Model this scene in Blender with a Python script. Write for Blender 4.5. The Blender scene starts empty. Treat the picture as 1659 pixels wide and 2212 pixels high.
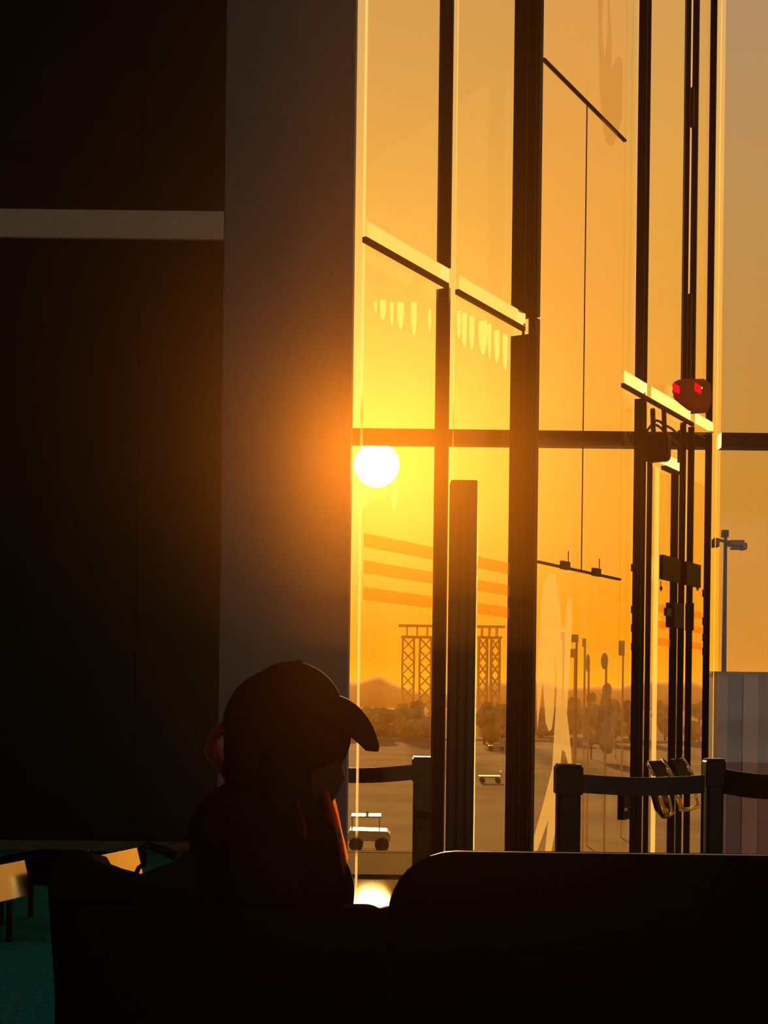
import bpy, bmesh, math, random
from mathutils import Vector, Matrix
R = random.Random(7)
SC = bpy.context.scene
COL = SC.collection

# ------------------------------------------------------------------ camera
F = 3000.0            # focal length in pixels of the 1659 x 2212 frame
CX, HY = 829.5, 1495.0
CH = 1.2              # camera height
TH = 0.0122           # slight roll
ct, st = math.cos(TH), math.sin(TH)
cam = bpy.data.cameras.new('camera')
camo = bpy.data.objects.new('camera', cam)
COL.objects.link(camo)
cam.sensor_fit = 'HORIZONTAL'
cam.sensor_width = 36.0
cam.lens = 36.0 * F / 1659.0
cam.shift_y = (HY - 1106.0) / 1659.0
cam.clip_start = 0.02
cam.clip_end = 5000
camo.matrix_world = Matrix(((ct, -st, 0, 0), (0, 0, -1, 0), (st, ct, 0, CH), (0, 0, 0, 1)))
SC.camera = camo


def ab(x, y):
    u, v = (x - CX) / F, (HY - y) / F
    return u * ct - v * st, u * st + v * ct


def P(x, y, Y):
    a, b = ab(x, y)
    return Vector((a * Y, Y, CH + b * Y))


# ------------------------------------------------------------------ sky, sun, exposure
SC.view_settings.view_transform = 'Standard'
SC.view_settings.look = 'None'
SC.view_settings.exposure = 0.0
SC.view_settings.gamma = 1.0
SC.view_settings.use_curve_mapping = False
SC.cycles.transparent_max_bounces = 24
SC.cycles.max_bounces = 4
SC.cycles.diffuse_bounces = 3
SC.cycles.caustics_reflective = False
SC.cycles.caustics_refractive = False
SC.cycles.volume_bounces = 0
SC.cycles.sample_clamp_indirect = 3.0
SC.cycles.adaptive_threshold = 0.03
SC.cycles.use_light_tree = False

SUN_PX = (814, 1004)
SUN_E = 14.0
sa, sb = ab(*SUN_PX)
SUN_DIR = Vector((sa, 1.0, sb)).normalized()

world = bpy.data.worlds.new('sky')
SC.world = world
world.use_nodes = True
nt = world.node_tree
nt.nodes.clear()


def N(tree, kind, **kw):
    n = tree.nodes.new(kind)
    for k, v in kw.items():
        setattr(n, k, v)
    return n


def L(tree, a, b):
    tree.links.new(a, b)


tc = N(nt, 'ShaderNodeTexCoord')
sep = N(nt, 'ShaderNodeSeparateXYZ')
L(nt, tc.outputs['Generated'], sep.inputs[0])
ramp = N(nt, 'ShaderNodeValToRGB')
el = ramp.color_ramp.elements
el[0].position = 0.0
el[0].color = (0.98, 0.32, 0.004, 1)
el[1].position = 1.0
el[1].color = (0.22, 0.20, 0.20, 1)
for p_, c_ in ((0.05, (0.98, 0.35, 0.008)), (0.16, (0.95, 0.39, 0.035)), (0.34, (0.86, 0.43, 0.088)),
               (0.46, (0.72, 0.40, 0.135)), (0.7, (0.40, 0.29, 0.2))):
    e = el.new(p_)
    e.color = (*c_, 1)
L(nt, sep.outputs['Z'], ramp.inputs['Fac'])
dot = N(nt, 'ShaderNodeVectorMath', operation='DOT_PRODUCT')
L(nt, tc.outputs['Generated'], dot.inputs[0])
dot.inputs[1].default_value = SUN_DIR
acs = N(nt, 'ShaderNodeMath', operation='ARCCOSINE')
acs.use_clamp = False
L(nt, dot.outputs['Value'], acs.inputs[0])
# broad dimming of the sky away from the sun
mr = N(nt, 'ShaderNodeMapRange')
mr.interpolation_type = 'SMOOTHSTEP'
mr.inputs['From Min'].default_value = 0.25
mr.inputs['From Max'].default_value = 2.6
mr.inputs['To Min'].default_value = 1.0
mr.inputs['To Max'].default_value = 0.35
L(nt, acs.outputs[0], mr.inputs['Value'])
dim = N(nt, 'ShaderNodeVectorMath', operation='SCALE')
L(nt, ramp.outputs['Color'], dim.inputs[0])
L(nt, mr.outputs['Result'], dim.inputs['Scale'])
# aureole round the sun, swallowed by the thick air near the horizon
sq = N(nt, 'ShaderNodeMath', operation='MULTIPLY')
L(nt, acs.outputs[0], sq.inputs[0])
L(nt, acs.outputs[0], sq.inputs[1])
mul = N(nt, 'ShaderNodeMath', operation='MULTIPLY')
mul.inputs[1].default_value = -1.0 / 0.125 ** 2
L(nt, sq.outputs[0], mul.inputs[0])
ex = N(nt, 'ShaderNodeMath', operation='EXPONENT')
L(nt, mul.outputs[0], ex.inputs[0])
low = N(nt, 'ShaderNodeMapRange')
low.interpolation_type = 'SMOOTHSTEP'
low.inputs['From Min'].default_value = 0.0
low.inputs['From Max'].default_value = 0.15
L(nt, sep.outputs['Z'], low.inputs['Value'])
gm = N(nt, 'ShaderNodeMath', operation='MULTIPLY')
L(nt, ex.outputs[0], gm.inputs[0])
L(nt, low.outputs['Result'], gm.inputs[1])
glow = N(nt, 'ShaderNodeVectorMath', operation='SCALE')
glow.inputs[0].default_value = (0.6, 0.46, 0.10)
L(nt, gm.outputs[0], glow.inputs['Scale'])
add = N(nt, 'ShaderNodeVectorMath', operation='ADD')
L(nt, dim.outputs[0], add.inputs[0])
L(nt, glow.outputs[0], add.inputs[1])
disc = N(nt, 'ShaderNodeMapRange')
disc.interpolation_type = 'SMOOTHSTEP'
disc.inputs['From Min'].default_value = 0.0135
disc.inputs['From Max'].default_value = 0.0165
disc.inputs['To Min'].default_value = 1.0
disc.inputs['To Max'].default_value = 0.0
L(nt, acs.outputs[0], disc.inputs['Value'])
dsc = N(nt, 'ShaderNodeVectorMath', operation='SCALE')
dsc.inputs[0].default_value = (30.0, 24.0, 12.0)
L(nt, disc.outputs['Result'], dsc.inputs['Scale'])
add2 = N(nt, 'ShaderNodeVectorMath', operation='ADD')
L(nt, add.outputs[0], add2.inputs[0])
L(nt, dsc.outputs[0], add2.inputs[1])
bg = N(nt, 'ShaderNodeBackground')
bg.inputs['Strength'].default_value = 1.0
L(nt, add2.outputs[0], bg.inputs['Color'])
wo = N(nt, 'ShaderNodeOutputWorld')
L(nt, bg.outputs[0], wo.inputs['Surface'])

SUN_D = 6000.0
sl = bpy.data.lights.new('sun', 'POINT')
sl.energy = SUN_E * 4 * math.pi * SUN_D ** 2
sl.color = (1.0, 0.62, 0.19)
sl.shadow_soft_size = SUN_D * 0.0145
so = bpy.data.objects.new('sun', sl)
so.location = Vector((0, 0, CH)) + SUN_DIR * SUN_D
COL.objects.link(so)


# ------------------------------------------------------------------ materials
def mat_new(name):
    m = bpy.data.materials.new(name)
    m.use_nodes = True
    m.node_tree.nodes.clear()
    return m, m.node_tree


def out(t, sh, sock='Surface'):
    o = N(t, 'ShaderNodeOutputMaterial')
    L(t, sh, o.inputs[sock])


def pmat(name, col, rough=0.6, metal=0.0, spec=0.5, noise=0.0, nscale=8.0, bump=0.0, stretch=(1, 1, 1), coat=0.0):
    m, t = mat_new(name)
    b = N(t, 'ShaderNodeBsdfPrincipled')
    b.inputs['Base Color'].default_value = (*col, 1)
    b.inputs['Roughness'].default_value = rough
    b.inputs['Metallic'].default_value = metal
    b.inputs['Specular IOR Level'].default_value = spec
    b.inputs['Coat Weight'].default_value = coat
    if noise or bump:
        g = N(t, 'ShaderNodeNewGeometry')
        mp = N(t, 'ShaderNodeMapping')
        mp.inputs['Scale'].default_value = stretch
        L(t, g.outputs['Position'], mp.inputs['Vector'])
        nz = N(t, 'ShaderNodeTexNoise')
        nz.inputs['Scale'].default_value = nscale
        nz.inputs['Detail'].default_value = 4
        L(t, mp.outputs[0], nz.inputs['Vector'])
        if noise:
            rr = N(t, 'ShaderNodeValToRGB')
            rr.color_ramp.elements[0].position = 0.3
            rr.color_ramp.elements[1].position = 0.7
            rr.color_ramp.elements[0].color = (*[c * (1 - noise) for c in col], 1)
            rr.color_ramp.elements[1].color = (*[min(1, c * (1 + noise)) for c in col], 1)
            L(t, nz.outputs['Fac'], rr.inputs['Fac'])
            L(t, rr.outputs['Color'], b.inputs['Base Color'])
        if bump:
            bp = N(t, 'ShaderNodeBump')
            bp.inputs['Strength'].default_value = bump
            bp.inputs['Distance'].default_value = 0.01
            L(t, nz.outputs['Fac'], bp.inputs['Height'])
            L(t, bp.outputs[0], b.inputs['Normal'])
    out(t, b.outputs[0])
    return m


def glass(name, tint, base=0.02, edge=0.5):
    """thin architectural pane: tinted see-through, reflecting more at a glancing angle"""
    m, t = mat_new(name)
    tr = N(t, 'ShaderNodeBsdfTransparent')
    tr.inputs['Color'].default_value = (*[c ** 0.5 for c in tint], 1)
    gl = N(t, 'ShaderNodeBsdfGlossy')
    gl.inputs['Roughness'].default_value = 0.02
    gl.inputs['Color'].default_value = (0.9, 0.9, 0.9, 1)
    lw = N(t, 'ShaderNodeLayerWeight')
    lw.inputs['Blend'].default_value = 0.5
    pw = N(t, 'ShaderNodeMath', operation='POWER')
    pw.inputs[1].default_value = 5.0
    L(t, lw.outputs['Facing'], pw.inputs[0])
    ma = N(t, 'ShaderNodeMath', operation='MULTIPLY_ADD')
    ma.inputs[1].default_value = edge
    ma.inputs[2].default_value = base
    L(t, pw.outputs[0], ma.inputs[0])
    mx = N(t, 'ShaderNodeMixShader')
    L(t, ma.outputs[0], mx.inputs[0])
    L(t, tr.outputs[0], mx.inputs[1])
    L(t, gl.outputs[0], mx.inputs[2])
    out(t, mx.outputs[0])
    return m


def film(name, tint, milk=(0.9, 0.6, 0.3), amount=0.3):
    """vinyl film stuck on a pane: partly see-through, partly milky"""
    m, t = mat_new(name)
    tr = N(t, 'ShaderNodeBsdfTransparent')
    tr.inputs['Color'].default_value = (*[c ** 0.5 for c in tint], 1)
    tl = N(t, 'ShaderNodeBsdfTranslucent')
    tl.inputs['Color'].default_value = (*milk, 1)
    mx = N(t, 'ShaderNodeMixShader')
    mx.inputs[0].default_value = amount
    L(t, tr.outputs[0], mx.inputs[1])
    L(t, tl.outputs[0], mx.inputs[2])
    out(t, mx.outputs[0])
    return m


def transl(name, col, trans=0.8, gloss=0.1, rough=0.3):
    m, t = mat_new(name)
    tl = N(t, 'ShaderNodeBsdfTranslucent')
    tl.inputs['Color'].default_value = (*col, 1)
    df = N(t, 'ShaderNodeBsdfDiffuse')
    df.inputs['Color'].default_value = (*col, 1)
    mx = N(t, 'ShaderNodeMixShader')
    mx.inputs[0].default_value = trans
    L(t, df.outputs[0], mx.inputs[1])
    L(t, tl.outputs[0], mx.inputs[2])
    gl = N(t, 'ShaderNodeBsdfGlossy')
    gl.inputs['Roughness'].default_value = rough
    m2 = N(t, 'ShaderNodeMixShader')
    m2.inputs[0].default_value = gloss
    L(t, mx.outputs[0], m2.inputs[1])
    L(t, gl.outputs[0], m2.inputs[2])
    out(t, m2.outputs[0])
    return m


def emit(name, col, s):
    m, t = mat_new(name)
    e = N(t, 'ShaderNodeEmission')
    e.inputs['Color'].default_value = (*col, 1)
    e.inputs['Strength'].default_value = s
    out(t, e.outputs[0])
    return m


M = {}
def carpet(name, col, gloss, rough):
    m, t = mat_new(name)
    g = N(t, 'ShaderNodeNewGeometry')
    nz = N(t, 'ShaderNodeTexNoise')
    nz.inputs['Scale'].default_value = 45
    L(t, g.outputs['Position'], nz.inputs['Vector'])
    rr = N(t, 'ShaderNodeValToRGB')
    rr.color_ramp.elements[0].position = 0.3
    rr.color_ramp.elements[1].position = 0.7
    rr.color_ramp.elements[0].color = (*[c * 0.6 for c in col], 1)
    rr.color_ramp.elements[1].color = (*[c * 1.4 for c in col], 1)
    L(t, nz.outputs['Fac'], rr.inputs['Fac'])
    d = N(t, 'ShaderNodeBsdfDiffuse')
    L(t, rr.outputs['Color'], d.inputs['Color'])
    gl = N(t, 'ShaderNodeBsdfGlossy', distribution='BECKMANN')
    gl.inputs['Roughness'].default_value = rough
    mx = N(t, 'ShaderNodeMixShader')
    mx.inputs[0].default_value = gloss
    L(t, d.outputs[0], mx.inputs[1])
    L(t, gl.outputs[0], mx.inputs[2])
    out(t, mx.outputs[0])
    return m


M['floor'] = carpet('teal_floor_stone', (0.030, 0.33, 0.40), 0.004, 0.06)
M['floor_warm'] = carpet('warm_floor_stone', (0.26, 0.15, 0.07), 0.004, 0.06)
M['slab'] = pmat('floor_joint', (0.01, 0.014, 0.014), 0.8)
M['ceiling'] = pmat('ceiling_paint', (0.40, 0.52, 0.70), 0.9)
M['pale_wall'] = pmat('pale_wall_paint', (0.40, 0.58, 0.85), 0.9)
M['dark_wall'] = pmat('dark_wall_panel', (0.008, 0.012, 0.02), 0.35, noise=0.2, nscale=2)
M['band'] = pmat('painted_band', (0.72, 0.62, 0.70), 0.6, noise=0.12, nscale=40)
M['column'] = pmat('column_paint', (0.115, 0.092, 0.11), 0.6, noise=0.06, nscale=30)
M['frame'] = pmat('dark_bronze_frame', (0.030, 0.020, 0.020), 0.42, metal=0.0, spec=0.2)
M['frame_dark'] = pmat('black_frame', (0.012, 0.010, 0.011), 0.45, spec=0.08)
M['fascia'] = transl('frosted_fascia', (1.0, 0.97, 0.75), 0.95, 0.42, 0.3)
M['fascia_bright'] = transl('brightened_frosted_fascia', (1.0, 1.0, 0.95), 0.97, 0.12, 0.3)  # same fascia, whitened to put the stronger glow by the door into it
M['jamb'] = film('frosted_glass_fin', (0.85, 0.75, 0.6), (1.0, 0.9, 0.7), 0.4)
M['glare_streak'] = film('milky_glare', (1, 1, 0.9), (1.0, 1.0, 0.8), 0.45)
M['pane'] = glass('warm_pane', (1.0, 0.93, 0.70))
M['pane_clear'] = glass('clear_pane', (1.0, 1.0, 1.0), 0.01, 0.4)
M['pane_grey'] = glass('grey_tinted_pane', (0.60, 0.655, 1.0))
M['pane_film'] = film('pale_film_pane', (0.92, 0.79, 0.60), (0.9, 0.7, 0.5), 0.015)
M['stripe'] = film('amber_safety_stripe', (0.86, 0.36, 0.08), (1.0, 0.6, 0.25), 0.05)
M['decal'] = film('pale_vinyl_decal', (0.50, 0.42, 0.28), (1.0, 0.80, 0.55), 0.30)
M['decal_dark'] = film('brown_vinyl_decal', (0.74, 0.68, 0.50), (0.6, 0.4, 0.2), 0.05)
M['seal'] = pmat('rubber_seal', (0.05, 0.025, 0.012), 0.7)
M['steel'] = pmat('polished_steel', (0.85, 0.72, 0.6), 0.14, metal=1.0)
M['brass'] = pmat('brass', (1.0, 0.75, 0.28), 0.32, metal=1.0)
M['brushed'] = pmat('brushed_steel', (0.55, 0.45, 0.38), 0.3, metal=1.0)
M['plastic'] = pmat('black_plastic', (0.010, 0.011, 0.013), 0.5, spec=0.12)
M['vinyl'] = pmat('black_vinyl_upholstery', (0.006, 0.005, 0.005), 0.55, noise=0.2, nscale=50, spec=0.0)
M['belt'] = pmat('navy_webbing', (0.008, 0.014, 0.024), 0.7, noise=0.3, nscale=200)
M['red_body'] = pmat('dark_red_plastic', (0.5, 0.02, 0.015), 0.45, spec=0.1)
M['red_led'] = emit('red_led', (1.0, 0.0, 0.01), 1.4)
M['white_led'] = emit('white_led', (1.0, 0.8, 0.6), 1.2)
M['mat'] = pmat('coir_door_mat', (0.22, 0.16, 0.11), 0.95, noise=0.3, nscale=120, spec=0.0)
M['skirting'] = pmat('grey_skirting', (0.16, 0.14, 0.13), 0.5)
M['ground'] = pmat('concrete_apron', (0.27, 0.20, 0.15), 0.75, noise=0.18, nscale=0.12, spec=0.0)
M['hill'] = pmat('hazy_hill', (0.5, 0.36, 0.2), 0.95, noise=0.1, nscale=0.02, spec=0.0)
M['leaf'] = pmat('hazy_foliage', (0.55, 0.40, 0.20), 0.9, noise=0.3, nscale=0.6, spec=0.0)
M['bark'] = pmat('bark', (0.2, 0.13, 0.08), 0.9, spec=0.0)
M['tower'] = pmat('hazed_tower_steel', (0.75, 0.5, 0.22), 0.7, spec=0.0)  # distance haze lightened into the steel colour
M['mast'] = pmat('dark_mast_steel', (0.03, 0.03, 0.03), 0.6, spec=0.0)
M['lampglass'] = pmat('floodlight_glass', (0.2, 0.2, 0.18), 0.2)
M['shed'] = [pmat('shed_panel_' + str(i), c, 0.6, noise=0.15, nscale=1.5, stretch=(1, 1, 0.15)) for i, c in
             enumerate([(0.46, 0.40, 0.44), (0.36, 0.31, 0.35), (0.52, 0.43, 0.45), (0.28, 0.26, 0.36)])]
M['white_paint'] = pmat('white_vehicle_paint', (0.42, 0.38, 0.33), 0.5, spec=0.05)
M['tyre'] = pmat('tyre_rubber', (0.02, 0.02, 0.02), 0.8)
M['kerb'] = pmat('pale_kerb', (0.62, 0.48, 0.34), 0.8, spec=0.0)
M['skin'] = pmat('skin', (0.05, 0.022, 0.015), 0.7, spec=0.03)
M['jacket'] = pmat('black_jacket_cloth', (0.007, 0.0055, 0.005), 0.9, noise=0.3, nscale=60, spec=0.03)
M['trousers'] = pmat('black_trouser_cloth', (0.008, 0.008, 0.009), 0.85)
M['cap'] = pmat('dark_maroon_cap_cloth', (0.022, 0.008, 0.007), 0.9, noise=0.2, nscale=200, spec=0.03)
M['hair'] = film('auburn_hair', (0.5, 0.22, 0.08), (1.0, 0.50, 0.22), 0.6)
M['hair_dark'] = pmat('dark_hair', (0.008, 0.004, 0.003), 0.7, spec=0.05)
M['eye'] = pmat('eye_white', (0.6, 0.58, 0.55), 0.2)
M['bag'] = pmat('black_bag_nylon', (0.006, 0.006, 0.006), 0.7, spec=0.05)
M['bag_red'] = pmat('dark_red_strap', (0.05, 0.006, 0.006), 0.6)

# ------------------------------------------------------------------ mesh builders
WL = {}


def wloc(o):
    return WL.get(o.name, Vector((0, 0, 0)))


def tag(o, label=None, cat=None, group=None, kind=None):
    if label:
        o['label'] = label
    if cat:
        o['category'] = cat
    if group:
        o['group'] = group
    if kind:
        o['kind'] = kind
    return o


def empty(name, loc, **kw):
    o = bpy.data.objects.new(name, None)
    o.empty_display_size = 0.1
    COL.objects.link(o)
    o.location = loc
    WL[o.name] = Vector(loc)
    return tag(o, **kw)


class MB:
    def __init__(self):
        self.bm = bmesh.new()

    def hexa(self, pts):
        """eight points: bottom ring of four, then the top ring of four"""
        v = [self.bm.verts.new(p) for p in pts]
        for f in ((3, 2, 1, 0), (4, 5, 6, 7), (0, 1, 5, 4), (1, 2, 6, 5), (2, 3, 7, 6), (3, 0, 4, 7)):
            self.bm.faces.new([v[i] for i in f])
        return self

    def box(self, a, b):
        (x0, y0, z0), (x1, y1, z1) = a, b
        return self.hexa([(x0, y0, z0), (x1, y0, z0), (x1, y1, z0), (x0, y1, z0),
                          (x0, y0, z1), (x1, y0, z1), (x1, y1, z1), (x0, y1, z1)])

    def loft(self, rings, cap=True):
        vs = [[self.bm.verts.new(p) for p in r] for r in rings]
        n = len(vs[0])
        for i in range(len(vs) - 1):
            for j in range(n):
                self.bm.faces.new((vs[i][j], vs[i][(j + 1) % n], vs[i + 1][(j + 1) % n], vs[i + 1][j]))
        if cap:
            self.bm.faces.new(vs[0][::-1])
            self.bm.faces.new(vs[-1])
        return self

    def tube(self, pts, rad, n=8, cap=True):
        pts = [Vector(p) for p in pts]
        if not isinstance(rad, (list, tuple)):
            rad = [rad] * len(pts)
        rings = []
        up = None
        for i, p in enumerate(pts):
            d = (pts[min(i + 1, len(pts) - 1)] - pts[max(i - 1, 0)]).normalized()
            if up is None:
                up = Vector((0, 0, 1)) if abs(d.z) < 0.9 else Vector((1, 0, 0))
            s = d.cross(up).normalized()
            up = s.cross(d).normalized()
            rings.append([p + (s * math.cos(2 * math.pi * k / n) + up * math.sin(2 * math.pi * k / n)) * rad[i] for k in range(n)])
        return self.loft(rings, cap)

    def ell(self, c, r, rot=None, u=20, v=12):
        mt = Matrix.Translation(c)
        if rot is not None:
            mt = mt @ rot.to_4x4()
        mt = mt @ Matrix.Diagonal((*r, 1))
        bmesh.ops.create_uvsphere(self.bm, u_segments=u, v_segments=v, radius=1, matrix=mt)
        return self

    def caps(self, p0, p1, r0, r1, n=14):
        p0, p1 = Vector(p0), Vector(p1)
        d = (p1 - p0).normalized()
        pts, rad = [], []
        for k in range(5):
            a = math.pi / 2 * (1 - k / 4)
            pts.append(p0 - d * r0 * math.sin(a))
            rad.append(max(0.002, r0 * math.cos(a)))
        for k in range(5):
            a = math.pi / 2 * (k / 4)
            pts.append(p1 + d * r1 * math.sin(a))
            rad.append(max(0.002, r1 * math.cos(a)))
        return self.tube(pts, rad, n)

    def prism(self, poly, offset):
        """closed polygon of 3-D points, thickened along the offset vector"""
        o = Vector(offset)
        a = [self.bm.verts.new(Vector(p)) for p in poly]
        b = [self.bm.verts.new(Vector(p) + o) for p in poly]
        n = len(a)
        self.bm.faces.new(a[::-1])
        self.bm.faces.new(b)
        for i in range(n):
            self.bm.faces.new((a[i], a[(i + 1) % n], b[(i + 1) % n], b[i]))
        return self

    def bevel(self, w, seg=2):
        bmesh.ops.bevel(self.bm, geom=list(self.bm.edges), offset=w, segments=seg, profile=0.5, affect='EDGES')
        return self

    def build(self, name, mat, parent=None, smooth=False, remesh=None, sm_it=0, front=None, **kw):
        bmesh.ops.recalc_face_normals(self.bm, faces=self.bm.faces)
        if parent is not None:
            off = wloc(parent)
        else:
            xs = [v.co for v in self.bm.verts]
            off = Vector(((min(p.x for p in xs) + max(p.x for p in xs)) / 2, (min(p.y for p in xs) + max(p.y for p in xs)) / 2, min(p.z for p in xs)))
        for v in self.bm.verts:
            v.co -= off
        me = bpy.data.meshes.new(name)
        self.bm.to_mesh(me)
        self.bm.free()
        me.materials.append(mat)
        if front is not None:
            # only the face turned to the hall is frosted, the rest of the sheet is clear glass
            me.materials.append(M['pane_clear'])
            for pg in me.polygons:
                if pg.normal.dot(front) < 0.9:
                    pg.material_index = 1
        o = bpy.data.objects.new(name, me)
        COL.objects.link(o)
        if remesh:
            md = o.modifiers.new('r', 'REMESH')
            md.mode = 'VOXEL'
            md.voxel_size = remesh
            if sm_it:
                m2 = o.modifiers.new('s', 'SMOOTH')
                m2.iterations = sm_it
                m2.factor = 0.5
            dg = bpy.context.evaluated_depsgraph_get()
            nm = bpy.data.meshes.new_from_object(o.evaluated_get(dg))
            o.modifiers.clear()
            o.data = nm
            nm.name = name
            nm.materials.clear()
            nm.materials.append(mat)
            me = nm
        if smooth:
            for p in me.polygons:
                p.use_smooth = True
        if parent is not None:
            o.parent = parent
        else:
            o.location = off
        WL[o.name] = Vector(off)
        return tag(o, **kw)


def bx(name, a, b, mat, parent=None, bev=0, **kw):
    m = MB().box(a, b)
    if bev:
        m.bevel(bev)
    return m.build(name, mat, parent, **kw)


# ------------------------------------------------------------------ the slanting glass wall's own frame of reference
YF = 10.35                                     # distance of the front facade
WD = Vector((0.4996, 0.8662, 0))               # direction along the slanting wall
WN = Vector((0.8662, -0.4996, 0))              # its normal, towards the hall
WA = Vector((ab(780, 1000)[0] * 5.9, 5.9, 0))


def S(x, q=0.0, y=1000):
    a, _ = ab(x, y)
    return (a * (WA.y + q * WN.y) - WA.x - q * WN.x) / (WD.x - a * WD.y)


def W(s, q, z):
    p = WA + WD * s + WN * q
    return Vector((p.x, p.y, z))


def WP(x, y, q=0.0):
    """point of the slanting wall (offset q from its plane) seen at pixel x, y"""
    s = S(x, q, y)
    p = WA + WD * s + WN * q
    return Vector((p.x, p.y, CH + ab(x, y)[1] * p.y))


def HZ(x, y, q=0.0):
    return WP(x, y, q).z


def wbox(m, s0, s1, q0, q1, z0, z1):
    return m.hexa([W(s0, q1, z0), W(s1, q1, z0), W(s1, q0, z0), W(s0, q0, z0),
                   W(s0, q1, z1), W(s1, q1, z1), W(s1, q0, z1), W(s0, q0, z1)])


def wb(name, x0, x1, q0, q1, z0, z1, mat, parent, yref=1000, **kw):
    m = MB()
    for _ in range(30):
        if S(x1, q1, yref) - S(x0, q0, yref) >= 0.010:
            break
        qm = (q0 + q1) / 2          # too deep for so narrow a bar: make it shallower
        q0, q1 = qm + (q0 - qm) * 0.85, qm + (q1 - qm) * 0.85
    wbox(m, S(x0, q0, yref), S(x1, q1, yref), q0, q1, z0, z1)
    if mat in (M['fascia'], M['fascia_bright'], M['jamb'], M['stripe']):
        kw['front'] = WN
    return m.build(name, mat, parent, **kw)


ROOM_H = 7.0
XL, XR, YB = -5.0, 9.0, -5.0

# ------------------------------------------------------------------ room shell
fl = bx('floor', (XL, YB, -0.10), (XR, YF + 0.1, -0.02), M['slab'], kind='structure')
T = 1.2
ox, oy = -0.98, 5.32
tile_me = {}
for i in range(-4, 5):
    for j in range(-3, 5):
        x0, y0 = max(ox + i * T, XL), oy + j * T
        x1, y1 = min(ox + (i + 1) * T, XR), min(y0 + T, YF)
        if y1 - y0 < 0.05:
            continue
        key = (i >= 0, round(x1 - x0, 3), round(y1 - y0, 3))
        if key not in tile_me:
            m = MB().box((0.009, 0.009, -0.02), (x1 - x0 - 0.009, y1 - y0 - 0.009, 0.0))
            me = bpy.data.meshes.new('tile')
            bmesh.ops.recalc_face_normals(m.bm, faces=m.bm.faces)
            m.bm.to_mesh(me)
            m.bm.free()
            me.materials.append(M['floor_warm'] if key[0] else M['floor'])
            tile_me[key] = me
        o = bpy.data.objects.new('tile', tile_me[key])
        COL.objects.link(o)
        o.parent = fl
        o.location = Vector((x0, y0, 0)) - wloc(fl)

bx('ceiling', (XL, YB, ROOM_H), (XR, YF + 0.1, ROOM_H + 0.15), M['ceiling'], kind='structure')
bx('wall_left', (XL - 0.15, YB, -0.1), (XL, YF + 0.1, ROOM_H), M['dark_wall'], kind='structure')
bx('wall_right', (XR, YB, -0.1), (XR + 0.15, YF + 0.1, ROOM_H), M['pale_wall'], kind='structure')
bx('wall_back', (XL, YB - 0.15, -0.1), (XR, YB, ROOM_H), M['pale_wall'], kind='structure')

# dark partition to the left of the column, with the pale band across it
XP = -0.55
wf = empty('wall_front', (-2.8, YF, 0), kind='structure')
zb0, zb1 = P(240, 521, YF).z, P(240, 461, YF).z
xs_ = [XL, -3.35, -1.85, XP]
for k in range(3):
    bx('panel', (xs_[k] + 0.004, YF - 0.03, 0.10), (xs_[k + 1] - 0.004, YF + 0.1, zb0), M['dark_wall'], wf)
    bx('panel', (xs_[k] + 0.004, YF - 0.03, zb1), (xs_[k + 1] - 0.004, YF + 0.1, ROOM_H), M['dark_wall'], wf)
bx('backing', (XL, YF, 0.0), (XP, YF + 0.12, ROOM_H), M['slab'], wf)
bx('trim_1', (XL, YF - 0.075, zb0), (XP, YF - 0.035, zb1), M['band'], kind='structure')
bx('baseboard_front', (XL, YF - 0.05, 0.0), (XP, YF - 0.032, 0.07), M['skirting'], kind='structure')

# column: a big square pillar clad in four painted faces
YC = 5.55
pl, pr = P(477, 1000, YC), P(757, 1000, YC)
cw = pr.x - pl.x
colm = MB().box((pl.x, YC, 0), (pr.x, YC + 0.30, ROOM_H)).bevel(0.006)
column = colm.build('column', M['column'], None, label='broad grey square column beside the bright glass wall', cat='column')
bx('base_collar', (pl.x - 0.006, YC - 0.006, 0), (pr.x + 0.006, YC + 0.306, 0.12), M['frame'], column)

# ------------------------------------------------------------------ window_1: slanting glass wall
w1 = empty('window_1', W(1.6, 0, 0), kind='structure')
s_end = (YF - WA.y) / WD.y - 0.06
ZT0, ZT1 = HZ(780, 541), HZ(970, 585, 0.08)
# jamb next to the column
wb('jamb', 759, 783, -0.02, 0.03, 0.0, ROOM_H, M['jamb'], w1)
# mullions (dark), each with its own frosted edge strip
# (upper and lower lengths: the frosted fascia passes between them)
ZG0, ZG1 = ZT0 + 0.035, ZT1 + 0.05


def split_bar(name, x0, x1, q0, q1, mat, parent):
    lo = wb(name, x0, x1, q0, q1, 0, ZG0, mat, parent)
    up = wb(name, x0, x1, q0, q1, ZG1, ROOM_H, mat, parent)
    return lo, up


split_bar('mullion', 938, 969, -0.06, 0.05, M['frame'], w1)
wb('edge_strip', 970, 979, -0.01, 0.035, 0, ROOM_H, M['jamb'], w1)
m2, _u = split_bar('mullion', 1100, 1163, -0.09, 0.06, M['frame'], w1)
wb('mullion', 1138, 1163, 0.0, 0.04, ZG0, ZG1, M['frame'], w1)
for mu, (za, zb) in ((m2, (0, ZG0)), (_u, (ZG1, ROOM_H))):
    for xg in (1124, 1144):
        wb('rib', xg, xg + 6, 0.06, 0.07, za, zb, M['frame_dark'], mu)
wb('edge_strip', 1341, 1366, -0.01, 0.01, 0, ROOM_H, M['pane'], w1)
for mu, (za, zb) in zip(split_bar('mullion', 1369, 1396, -0.06, 0.05, M['frame'], w1), ((0, ZG0), (ZG1, ROOM_H))):
    wb('rib', 1383, 1388, 0.05, 0.06, za, zb, M['frame_dark'], mu)


def pane(x0, x1, z0, z1, mat, q=0.0, parent=None, name='pane'):
    m = MB()
    wbox(m, S(x0, q), S(x1, q), q - 0.006, q + 0.006, z0, z1)
    return m.build(name, mat, parent or w1)


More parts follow.
